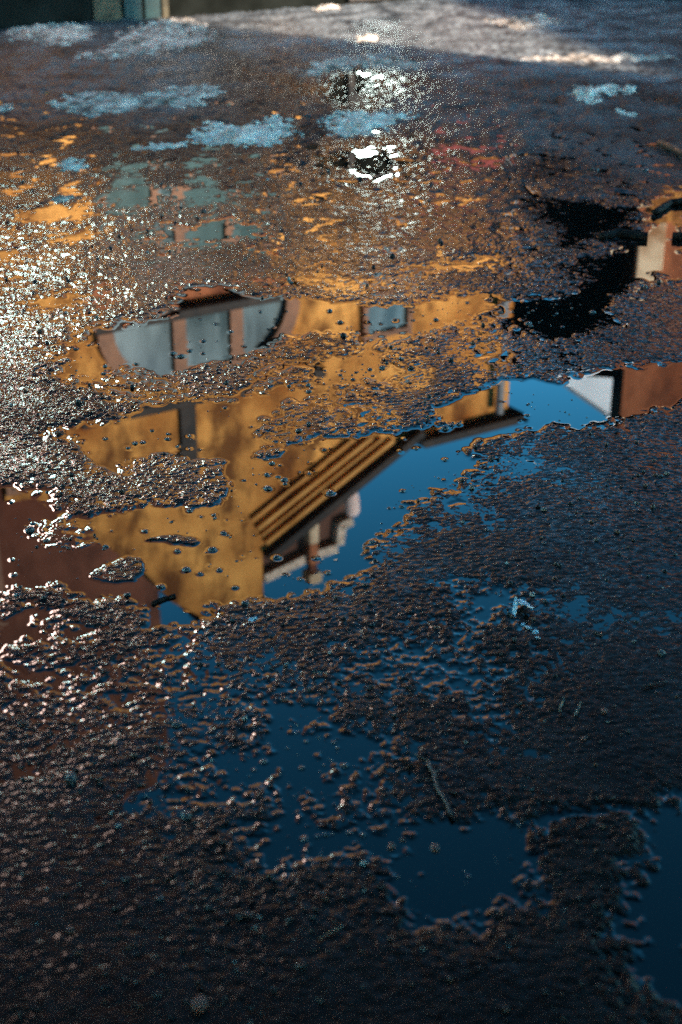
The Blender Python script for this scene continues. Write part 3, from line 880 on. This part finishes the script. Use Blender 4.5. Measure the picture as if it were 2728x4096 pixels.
# ------------------------------------------------------------------ torn plaster scrap
def flake(name, outline, z0, tilt, m, label, holes=(), parent=None, th=.0022, n=34):
    pg = polyg(outline)
    c = pg.mean(0)
    lo, hi = pg.min(0), pg.max(0)
    ax, ay = np.meshgrid(np.linspace(lo[0], hi[0], n), np.linspace(lo[1], hi[1], n))
    d = sdf(ax, ay, pg, .1) + .0012 * fbm(ax * 160, ay * 160, 9, 2)
    for hx, hy, hr in holes:
        q = gnd(hx, hy)
        d = np.maximum(d, hr - np.sqrt((ax - q[0]) ** 2 + ((ay - q[1]) * .6) ** 2))
    z = z0 + tilt[0] * (ax - c[0]) + tilt[1] * (ay - c[1]) + .0016 * fbm(ax * 60, ay * 60, 4, 2)
    bm = bmesh.new()
    vt = {}
    for i in range(n - 1):
        for j in range(n - 1):
            if max(d[i, j], d[i, j + 1], d[i + 1, j], d[i + 1, j + 1]) < .0006:
                f = []
                for a, b in ((i, j), (i, j + 1), (i + 1, j + 1), (i + 1, j)):
                    if (a, b) not in vt:
                        vt[a, b] = bm.verts.new((ax[a, b] - c[0], ay[a, b] - c[1], z[a, b]))
                    f.append(vt[a, b])
                bm.faces.new(f)
    g = bmesh.ops.extrude_face_region(bm, geom=bm.faces[:])
    for v in g['geom']:
        if isinstance(v, bmesh.types.BMVert):
            v.co.z -= th
    o = link_bm(name, bm, m, parent)
    return o, c


sx, sy = gnd(2090, 2455)
scrap = empty('plaster_scrap', (sx, sy, 0), 'white holed scrap of plaster folded on the mud by the blue puddle', 'scrap')
o, c = flake('flat_flap', [(2062, 2422), (2085, 2413), (2102, 2420), (2106, 2432), (2118, 2455), (2132, 2462), (2130, 2474), (2110, 2466), (2098, 2452), (2084, 2455), (2074, 2440)],
             .018, (-.15, -.30), M['scrap'], '', holes=((2076, 2434, .0015), (2095, 2437, .0022), (2078, 2428, .001), (2083, 2446, .0012)), parent=scrap)
o.location = (c[0] - sx, c[1] - sy, 0)
o, c = flake('folded_flap', [(2058, 2428), (2066, 2436), (2068, 2448), (2060, 2475), (2046, 2470), (2050, 2450)], .012, (.55, .45), M['scrap'], '', parent=scrap)
o.location = (c[0] - sx, c[1] - sy, 0)
for px, py, s, lab in ((2092, 2503, .009, 'small white plaster crumb just below the folded scrap'), (2115, 2520, .010, 'bluish plaster crumb second below the folded scrap'),
                       (2142, 2536, .011, 'oval pale plaster crumb third below the folded scrap'), (2150, 2562, .007, 'last tiny pale crumb of the trail below the scrap'),
                       (1005, 2488, .013, 'white plaster crumb on the bank below the reflected gable'), (1022, 2480, .008, 'smaller white crumb touching the one below the gable')):
    x, y = gnd(px, py)
    o = bpy.data.objects.new('plaster_crumb', stones['palepebble'][0].copy())
    o.data.materials.clear(); o.data.materials.append(M['scrap'])
    col.objects.link(o)
    o.location = (x, y, max(hz(x, y), 0) + .001)
    o.scale = (s * .8, s * .6, s * .28)
    o.rotation_euler = (.2, -.1, rng.uniform(0, 3))
    tag(o, lab, 'plaster crumb', 'plaster crumbs on the mud')

# ------------------------------------------------------------------ the ochre house (mirrored in the puddles)
A = R(33)
OX, OY = -3.0, 12.5


def fac(px, py, back=0.0):
    """Pixel of a mirrored point -> (u, z) on the house front, or on a plane set back behind it."""
    U = np.array([math.cos(A), math.sin(A)]); N = np.array([U[1], -U[0]])
    O = np.array([OX, OY]) - N * back
    d = ray(px, py)
    t = (O @ N) / (d[:2] @ N)
    p = d[:2] * t
    return float((p - O) @ U), float(-H - d[2] * t)


house = empty('ochre_house', (OX, OY, 0), 'two-storey ochre stucco house with an arched window, seen mirrored in the puddles', 'house', rz=A)
GB = [(-.25, -.1), (-.25, 4.30)] + [fac(x, y) for x, y in ((140, 1990), (320, 2120), (560, 2270), (690, 2410))] + [(1.80, 6.20), (2.55, 6.20), (2.55, 5.60), (4.52, 4.62), (4.52, 4.70), (5.93, 4.70), (5.93, -.1)]
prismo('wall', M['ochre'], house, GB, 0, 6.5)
# roof edges, proud of the wall
for p, q in (((2.55, 5.60), (4.60, 4.58)),):
    prismo('rake_board', M['darkwood'], house, bar2(p, q, .085, .0), -.13, 6.4)
for k, (off, wd_) in enumerate(((-.14, .05), (-.245, .028), (-.36, .05), (-.49, .032))):
    prismo('rake_moulding', M['mould'], house, bar2((2.62, 5.58), (4.30 - .1 * k, 4.745 + .05 * k), wd_, off), -.05 - .3 * wd_, -.003)
prismo('eave_board', M['darkwood'], house, [(4.55, 4.70), (6.12, 4.70), (6.12, 4.79), (4.62, 4.79)], -.16, 6.4)
prismo('parapet_cap', M['darkwood'], house, [(1.75, 6.202), (2.63, 6.202), (2.63, 6.27), (1.75, 6.27)], -.08, .5)
boxo('belt_moulding', M['darkwood'], house, .55, 3.35, -.085, -.002, 3.60, 3.70)
boxo('timber_base', M['black'], house, 3.1, 5.94, -.05, -.002, .342, 1.80)
boxo('trunk_shadow_board', M['darkwood'], house, 1.62, 1.80, -.05, -.002, 3.702, 4.62)  # dark board standing in for a tree trunk's shadow on the wall
u0_, z0_ = fac(1705, 690); u1_, z1_ = fac(2040, 550)
boxo('red_door', M['red'], house, u0_, min(u1_, 5.9), -.085, -.052, .4, z0_)
boxo('plinth', M['black'], house, -.28, 5.95, -.06, -.002, -.1, .34)


def window(u0, u1, z0, z1, mull, panes, frame_m, name='window', rails=(), proud=.07, fw=.055):
    f = bmesh.new()
    box(f, u0 - fw, u0, -proud, -.002, z0 - fw, z1 + fw); box(f, u1, u1 + fw, -proud, -.002, z0 - fw, z1 + fw)
    box(f, u0 + .002, u1 - .002, -proud, -.002, z0 - fw, z0); box(f, u0 + .002, u1 - .002, -proud, -.002, z1, z1 + fw)
    for (a, b) in mull:
        box(f, a, b, -proud + .008, -.002, z0 + .002, z1 - .002)
    w = link_bm(name, f, frame_m, house)
    edges = [u0] + [x for ab in mull for x in ab] + [u1]
    for k in range(len(edges) // 2):
        a, b = edges[2 * k], edges[2 * k + 1]
        bm = bmesh.new()
        box(bm, a + .003, b - .003, -.022, -.004, z0 + .003, z1 - .003)
        link_bm('pane', bm, panes[k % len(panes)], w)
    return w


# arched window
zs = 2.78
def arc(u0, u1, z0, rise, n=18):
    return [(u0 + (u1 - u0) * (.5 - .5 * math.cos(math.pi * i / n)), z0 + rise * math.sin(math.pi * i / n)) for i in range(n + 1)]
fr = bmesh.new()
ou = arc(.78, 3.02, zs, .80); inn = arc(.94, 2.86, zs, .66)
for i in range(len(ou) - 1):
    prism(fr, [ou[i], ou[i + 1], inn[i + 1], inn[i]], -.10, -.002)
for a, b in ((1.58, 1.72), (2.22, 2.36)):
    zt = min(zs + .66 * math.sqrt(max(0, 1 - ((a + b) / 2 - 1.9) ** 2 / .96 ** 2)), 9)
    box(fr, a, b, -.07, -.002, zs - .02, zt + .02)
aw = link_bm('arched_window', fr, M['brownwood'], house)
for (a, b, pm) in ((.95, 1.58, M['pane']), (1.72, 2.22, M['pane']), (2.36, 2.85, M['pane_dark'])):
    prof = [(a + .002, zs), (b - .002, zs)]
    for i in range(9):
        u = b - .002 + (a - b + .004) * i / 8
        prof.append((u, zs + .655 * math.sqrt(max(0, 1 - (u - 1.9) ** 2 / .96 ** 2))))
    bm = bmesh.new(); prism(bm, prof, -.024, -.004)
    link_bm('pane', bm, pm, aw)
boxo('sill', M['darkwood'], aw, .72, 3.08, -.16, -.002, zs - .12, zs - .021)
# shop front at the yard level
window(.98, 2.72, .42, 2.16, ((1.44, 1.50), (1.66, 1.76), (2.2, 2.28)), [M['pane_teal'], M['pane'], M['pane_teal'], M['pane_teal']], M['brownwood'], 'shop_window')
boxo('beige_panel', M['beige_dim'], house, .98, 1.24, -.075, -.061, -.05, .36)
boxo('teal_panel', M['teal_dim'], house, 1.27, 1.44, -.075, -.061, -.05, .36)
boxo('teal_panel', M['teal_dim'], house, 1.47, 1.62, -.075, -.061, -.05, .36)
boxo('beige_strip', M['beige_dim'], house, 1.64, 1.70, -.075, -.061, -.05, .36)
boxo('brick_band', M['brick2'], house, .7, 2.95, -.03, -.002, 2.30, 2.62)
# small windows of the wing
window(3.88, 4.40, 2.95, 3.34, (), [M['pane_dark']], M['brownwood'])
window(4.0, 4.5, 2.30, 2.56, ((4.2, 4.26),), [M['pane'], M['pane']], M['brownwood'], fw=.12)
ow = window(-.20, .34, 3.25, 4.15, ((.04, .09),), [M['pane_dark']], M['brownwood'])
for k, (a, b_, c_, d_, ry, rx) in enumerate(((-.17, .02, 3.28, 3.52, .8, .3), (-.17, .02, 3.56, 3.84, -.4, -.6), (-.17, .02, 3.88, 4.12, .2, .9), (.11, .31, 3.28, 3.52, -.9, -.2), (.11, .31, 3.88, 4.12, 1.3, .2))):
    bm = bmesh.new(); box(bm, a, b_, -.040, -.026, c_, d_)
    cc = ((a + b_) / 2, -.03, (c_ + d_) / 2)
    bmesh.ops.rotate(bm, cent=cc, matrix=Matrix.Rotation(R(ry), 3, 'Z') @ Matrix.Rotation(R(rx), 3, 'X'), verts=bm.verts[:])
    link_bm('pane', bm, M['pane_sun'], ow)
gd = bmesh.new()
for d in ((3.60, 3.66, .05, 1.72), (4.10, 4.16, .05, 1.72), (3.662, 4.098, .05, .12), (3.662, 4.098, .80, .90), (3.662, 4.098, 1.64, 1.72)):
    box(gd, d[0], d[1], -.12, -.002, d[2], d[3])
gd = link_bm('glazed_door', gd, M['darkwood'], house)
for a, b_ in ((.125, .795), (.905, 1.635)):
    # bottom-hung lights left open: they lean inwards and turn the sun onto the yard
    bm = bmesh.new(); box(bm, 3.72, 4.05, -.170, -.162, a + (.30 if a < .5 else .22), b_ - (.16 if a < .5 else .20))
    bmesh.ops.rotate(bm, cent=(3.67, -.166, a), matrix=Matrix.Rotation(R(-7.5 if a < .5 else -6.6), 3, 'X'), verts=bm.verts[:])
    bmesh.ops.rotate(bm, cent=(3.88, -.166, a), matrix=Matrix.Rotation(R(-8.7), 3, 'Z'), verts=bm.verts[:])
    link_bm('pane', bm, M['pane_door'], gd)
dp = bmesh.new()
tube(dp, [(5.7, -.12, 0), (5.7, -.12, 4.6)], [.05, .05], 12)
link_bm('drainpipe', dp, M['tin'], house)

# ------------------------------------------------------------------ brown house behind the rake, with chimneys
def at_back(px, py, back):
    u, z = fac(px, py, back)
    return u, z


B1 = 3.2
bh = empty('brown_house', (OX - math.sin(A) * B1, OY + math.cos(A) * B1, 0), 'brown gabled house behind the ochre one, snow along its stepped roof edge', 'house', rz=A)
pp = [fac(x, y, B1) for x, y in ((1040, 2290), (1225, 2200), (1330, 2168), (1340, 2085), (1390, 2060), (1420, 1900))]
prof = [(pp[0][0] - .1, -.1)] + [(pp[0][0] - .1, pp[0][1])] + pp[1:] + [(pp[-1][0], -.1)]
prismo('wall', M['brownroof'], bh, prof, 0, 4)
for a, b in ((0, 1), (1, 2), (2, 3), (3, 4)):
    p, q = pp[a], pp[b]
    prismo('snowy_coping', M['white_snow'], bh, bar2(p, q, .13, -.02), -.14, 3.9)
B2 = B1 - .25
cx0, cz0 = fac(1238, 2040, B2); cx1, _ = fac(1276, 2040, B2)
zz = [fac(1255, y, B2)[1] for y in (1990, 2178, 2262, 2292, 2335)]
ch = empty('chimney', (OX - math.sin(A) * B2, OY + math.cos(A) * B2, 0), 'square chimney of the brown house, white below, red brick above, pale cap', 'chimney', rz=A)
ch.parent = None
W = cx1 - cx0
boxo('plaster_shaft', M['beige'], ch, cx0, cx1, -.0, W, -.1, zz[1])
boxo('brick_shaft', M['brick2'], ch, cx0 + .01, cx1 - .01, .01, W - .01, zz[1], zz[2])
boxo('dark_collar', M['brick'], ch, cx0 + .02, cx1 - .02, .02, W - .02, zz[2], zz[3])
boxo('chimney_cap', M['beige'], ch, cx0 - .03, cx1 + .03, -.03, W + .03, zz[3], zz[4])
p0 = fac(1398, 1940, B2); p1 = fac(1410, 2058, B2)
pk = bmesh.new()
rr_ = abs(fac(1432, 2000, B2)[0] - fac(1382, 2000, B2)[0]) / 2
tube(pk, [(p0[0] + .02, 0, -.1), (p0[0], 0, p0[1]), (p0[0] + .04, 0, (p0[1] + p1[1]) / 2), (p1[0], 0, p1[1] - .06), (p1[0], 0, p1[1])], [rr_ * .9, rr_ * .9, rr_, rr_, rr_ * .7], 18)
vent = link_bm('flue_pipe', pk, M['pink'], None, True)
vent.location = (OX - math.sin(A) * B2, OY + math.cos(A) * B2, 0); vent.rotation_euler = (0, 0, A)
tag(vent, 'round pinkish flue pipe standing beside the brown gable', 'flue')

# ------------------------------------------------------------------ red-brown building on the far side of the house
B3 = 2.0
kx, ky = OX - math.sin(A) * B3, OY + math.cos(A) * B3
brick = empty('brick_house', (kx, ky, 0), 'tall red-brown house rising past the low slope of the ochre gable', 'house', rz=A)
ue, _ = fac(640, 2440, B3 + 4.6)
# its front stands clear of the ochre house: only the part left of the gable shows
prismo('wall', M['brick'], brick, [(-9, -.1), (-9, 13.6), (ue - 1.2, 13.6), (ue, 13.0), (ue, -.1)], 4.6, 11)
prismo('roof', M['brownroof'], brick, [(-9.3, 13.6), (ue - 1.2, 13.6), (ue - 1.2, 13.85), (-9.3, 13.85)], 4.3, 11.3)
wing = prismo('side_wing', M['brick'], brick, [(-7, -.1), (-7, 7.2), (-.28, 7.2), (-.28, -.1)], -1.98, 4.598)
prismo('gable_end', M['brick'], brick, [(-.27, 4.2), (-.27, 10), (2.2, 10), (2.2, 4.2)], .35, 4.597)


def bwin(u0, u1, z0, z1, pm, y, parent, ajar=0.0):
    f = bmesh.new(); fw = .08
    for d in ((u0 - fw, u0, z0 - fw, z1 + fw), (u1, u1 + fw, z0 - fw, z1 + fw), (u0 + .002, u1 - .002, z0 - fw, z0), (u0 + .002, u1 - .002, z1, z1 + fw)):
        box(f, d[0], d[1], y - .06, y - .002, d[2], d[3])
    w = link_bm('window', f, M['brownwood'], parent)
    b = bmesh.new(); box(b, u0 + .003, u1 - .003, y - .03, y - .004, z0 + .003, z1 - .003)
    # pane turned a little so its sun glint lands on the near mud
    bmesh.ops.rotate(b, cent=(u0, y - .004, 0) if ajar < 0 else (u1, y - .004, 0), matrix=Matrix.Rotation(R(ajar), 3, 'Z'), verts=b.verts[:])
    link_bm('pane', b, pm, w)


bwin(-1.30, -.82, 4.2, 5.5, M['pane_rose'], -1.98, brick, 3.5)
bwin(-.74, -.46, 4.2, 5.5, M['pane_rose'], -1.98, brick, 2.7)
bwin(-2.9, -2.1, 4.9, 5.9, M['pane_dark'], -1.98, brick)
bwin(-4.9, -4.1, 4.9, 5.9, M['pane_dark'], -1.98, brick)
bwin(-2.9, -2.1, 1.9, 2.9, M['pane_dark'], -1.98, brick)
bwin(-4.9, -4.1, 1.9, 2.9, M['pane_dark'], -1.98, brick)


# ------------------------------------------------------------------ buildings on the far right
def mir(px, py, Y):
    """Point at depth Y that is mirrored at a pixel: (x, z)."""
    d = ray(px, py); t = Y / d[1]
    return float(d[0] * t), float(-H - d[2] * t)


# rust-red house
Y1 = 15.0
rx0, _ = mir(2487, 1600, Y1)
rust = empty('rust_house', (rx0, Y1, 0), 'rust-red plastered house with a pale corner strip at the far side of the yard', 'house')
prismo('wall', M['brick2'], rust, [(0, -.1), (0, 5.3), (6.4, 5.3), (6.4, -.1)], 0, .45)
prismo('rear_wing', M['brick2'], rust, [(1.6, -.1), (1.6, 5.2), (6.4, 5.2), (6.4, -.1)], .452, 6)
boxo('roof', M['tin'], rust, -.02, 6.6, -.2, .55, 5.301, 5.42)
boxo('side_cladding', M['black'], rust, -.032, -.002, .002, .45, -.1, 5.29)
za, zb = mir(2550, 960, Y1)[1], mir(2550, 1135, Y1)[1]
boxo('corner_panel', M['beige'], rust, .02, .30, -.05, -.002, za - .2, zb + .35)
boxo('yellow_panel', M['ochre'], rust, .12, 1.0, -.05, -.002, mir(2600, 760, Y1)[1], mir(2600, 885, Y1)[1])
boxo('base_course', M['darkwood'], rust, -.02, 6.4, -.06, -.002, -.1, .5)
for u in (1.6, 3.6):
    f = bmesh.new(); box(f, u, u + 1.0, -.07, -.002, 2.0, 3.5)
    w = link_bm('window', f, M['brownwood'], rust)
    b = bmesh.new(); box(b, u + .08, u + .92, -.09, -.072, 2.08, 3.42)
    link_bm('pane', b, M['pane_dark'], w)
# black shed
Y2 = 16.2
s0, s1 = mir(1935, 1200, Y2)[0], mir(2560, 1200, Y2)[0]
stp = mir(2200, 1452, Y2)[1]
shed = empty('tarred_shed', (s0, Y2, 0), 'black tarred board shed between the ochre and the rust houses', 'shed')
prismo('wall', M['black'], shed, [(.12, -.1), (.12, stp - .15), (s1 - s0, stp), (s1 - s0, -.1)], 0, 3)
prismo('roof', M['black'], shed, bar2((-.05, stp - .10), (s1 - s0 + .2, stp + .055), .10), -.2, 3.2)
# white gable behind
Y3 = 19.4
w0, wz0 = mir(2262, 1535, Y3); w1, wz1 = mir(2486, 1690, Y3)
wg = empty('white_house', (w0, Y3, 0), 'white plastered gable rising between the blue sky and the rust-red house', 'house')
sl = (wz1 - wz0) / (w1 - w0)
prismo('wall', M['white'], wg, [(-.35, -.1), (-.35, wz0 - .35 * sl), (2.2, wz0 + 2.2 * sl), (4.75, wz0 - .35 * sl), (4.75, -.1)], 0, 5)
prismo('roof', M['tin'], wg, bar2((-.6, wz0 - .6 * sl + .003), (2.2, wz0 + 2.2 * sl + .003), .08), .15, 5.2)

# dark fence along the far side of the yard
f0 = (2.35, 15.2)
fence = empty('board_fence', (1.1, 15.35, 0), 'dark board fence closing the far side of the yard', 'fence', rz=R(4))
bm = bmesh.new()
for i in range(60):
    x = i * .16
    box(bm, x, x + .15, rng.uniform(-.008, .008), .03, -.1, 1.35 + rng.uniform(-.02, .02))
link_bm('boards', bm, M['black'], fence)
for i in range(5):
    boxo('post', M['darkwood'], fence, i * 2.3 + .03, i * 2.3 + .13, .035, .14, -.1, 1.45)

# ------------------------------------------------------------------ sun, sky
SUN_EL = R(25)
sd = Vector((.76, -.65, 0)).normalized()
sun_dir = Vector((sd.x * math.cos(SUN_EL), sd.y * math.cos(SUN_EL), math.sin(SUN_EL)))

# unseen blocks added behind the viewer to shade the yard: their skyline is what the shadow edge follows
perp = Vector((.65, .76, 0)).normalized()
T0 = 20.0
def sky_pt(P):
    """Ground point on a shadow edge -> (q along the building line, height)."""
    P = Vector((P[0], P[1], 0))
    q = P.dot(perp)
    dist = T0 - P.dot(sd)
    return q, dist * math.tan(SUN_EL)


org = sd * T0
ten = empty('shade_block', (org.x, org.y, 0), 'grey flat-roofed block added out of view behind the viewer to shade the yard', 'apartment house', rz=math.atan2(perp.y, perp.x))
hA = sky_pt((-2.9, 12.6))[1] + .62
prismo('wall', M['render'], ten, [(-16, -.1), (-16, hA), (8.95, hA), (8.95, -.1)], -8, 0)
for i in range(7):
    for j in range(3):
        u, z = -14.5 + i * 2.9, .9 + j * 2.9
        f = bmesh.new(); box(f, u, u + 1.2, .003, .06, z, z + 1.5)
        w = link_bm('window', f, M['white'], ten)
        b = bmesh.new(); box(b, u + .08, u + 1.12, .062, .08, z + .08, z + 1.42)
        link_bm('pane', b, M['pane_dark'], w)
# sloping block added next to it, its roofline shaped to the shadow edge
tall = empty('sloped_shade_block', (org.x, org.y, 0), 'lower sloping-roofed block added out of view beside the flat-roofed one to shape the yard shadow', 'house', rz=math.atan2(perp.y, perp.x))
ga, gb = sky_pt((1.95, 10.0)), sky_pt((1.05, 14.5))
prismo('wall', M['render'], tall, [(8.97, -.1), (8.97, ga[1]), (gb[0], gb[1]), (13.3, 14.3), (18, 15.4), (22, 13.0), (22, -.1)], -8, -.1)

# unseen passage added over the viewer: its ceiling keeps the near ground dim
pas = empty('shade_passage', (0, 0, 0), 'unseen covered passage added over the viewer to dim the near ground', 'passage')
boxo('ceiling', M['render'], pas, -2.6, 2.6, -6, 2.9, 2.6, 3.3)
boxo('wall', M['render'], pas, -2.9, -2.602, -6, 2.9, -.1, 3.3)
boxo('wall', M['render'], pas, 2.602, 2.9, -6, 2.9, -.1, 3.3)
boxo('upper_wall', M['render'], pas, -6, 6, -6, 2.88, 3.302, 6.5)
boxo('side_wall', M['render'], pas, -6, -2.902, -6, 2.88, -.1, 3.3)
boxo('side_wall', M['render'], pas, 2.902, 6, -6, 2.88, -.1, 3.3)

w = bpy.data.worlds.new('World'); scene.world = w
w.use_nodes = True
nt = w.node_tree
bg = nt.nodes['Background']
sky = nt.nodes.new('ShaderNodeTexSky'); sky.sky_type = 'NISHITA'
sky.sun_disc = False
sky.sun_elevation = SUN_EL
sky.sun_rotation = math.atan2(sun_dir.x, sun_dir.y)
sky.ozone_density = 3.0
sky.dust_density = .3
sky.air_density = 1.0
gm = nt.nodes.new('ShaderNodeGamma'); gm.inputs['Gamma'].default_value = 2.6
nt.links.new(sky.outputs['Color'], gm.inputs['Color'])
hs = nt.nodes.new('ShaderNodeHueSaturation'); hs.inputs['Hue'].default_value = .452; hs.inputs['Saturation'].default_value = .98
nt.links.new(gm.outputs['Color'], hs.inputs['Color'])
nt.links.new(hs.outputs['Color'], bg.inputs['Color'])
bg.inputs['Strength'].default_value = .0195

sl_ = bpy.data.lights.new('sun', 'SUN'); sl_.energy = 4.0; sl_.angle = R(.5); sl_.color = (1, .88, .72)
so = bpy.data.objects.new('sun', sl_); col.objects.link(so)
so.rotation_euler = (-sun_dir).to_track_quat('-Z', 'Y').to_euler()

cam = bpy.data.cameras.new('camera')
cam.sensor_fit = 'VERTICAL'; cam.sensor_height = 36; cam.lens = 50; cam.clip_start = .05; cam.clip_end = 2000
cam.dof.use_dof = True; cam.dof.focus_distance = 3.75; cam.dof.aperture_fstop = 3.0
co = bpy.data.objects.new('camera', cam); col.objects.link(co)
co.location = (0, 0, H); co.rotation_euler = (math.pi / 2 - PITCH, 0, 0)
scene.camera = co

scene.view_settings.view_transform = 'Standard'
scene.view_settings.look = 'None'
scene.view_settings.exposure = 2.3
scene.view_settings.gamma = 1
c = scene.cycles
c.blur_glossy = 0.0
c.max_bounces = 8; c.glossy_bounces = 6; c.diffuse_bounces = 3
c.sample_clamp_indirect = 4
c.use_denoising = False
c.use_adaptive_sampling = False
c.caustics_reflective = False; c.caustics_refractive = False
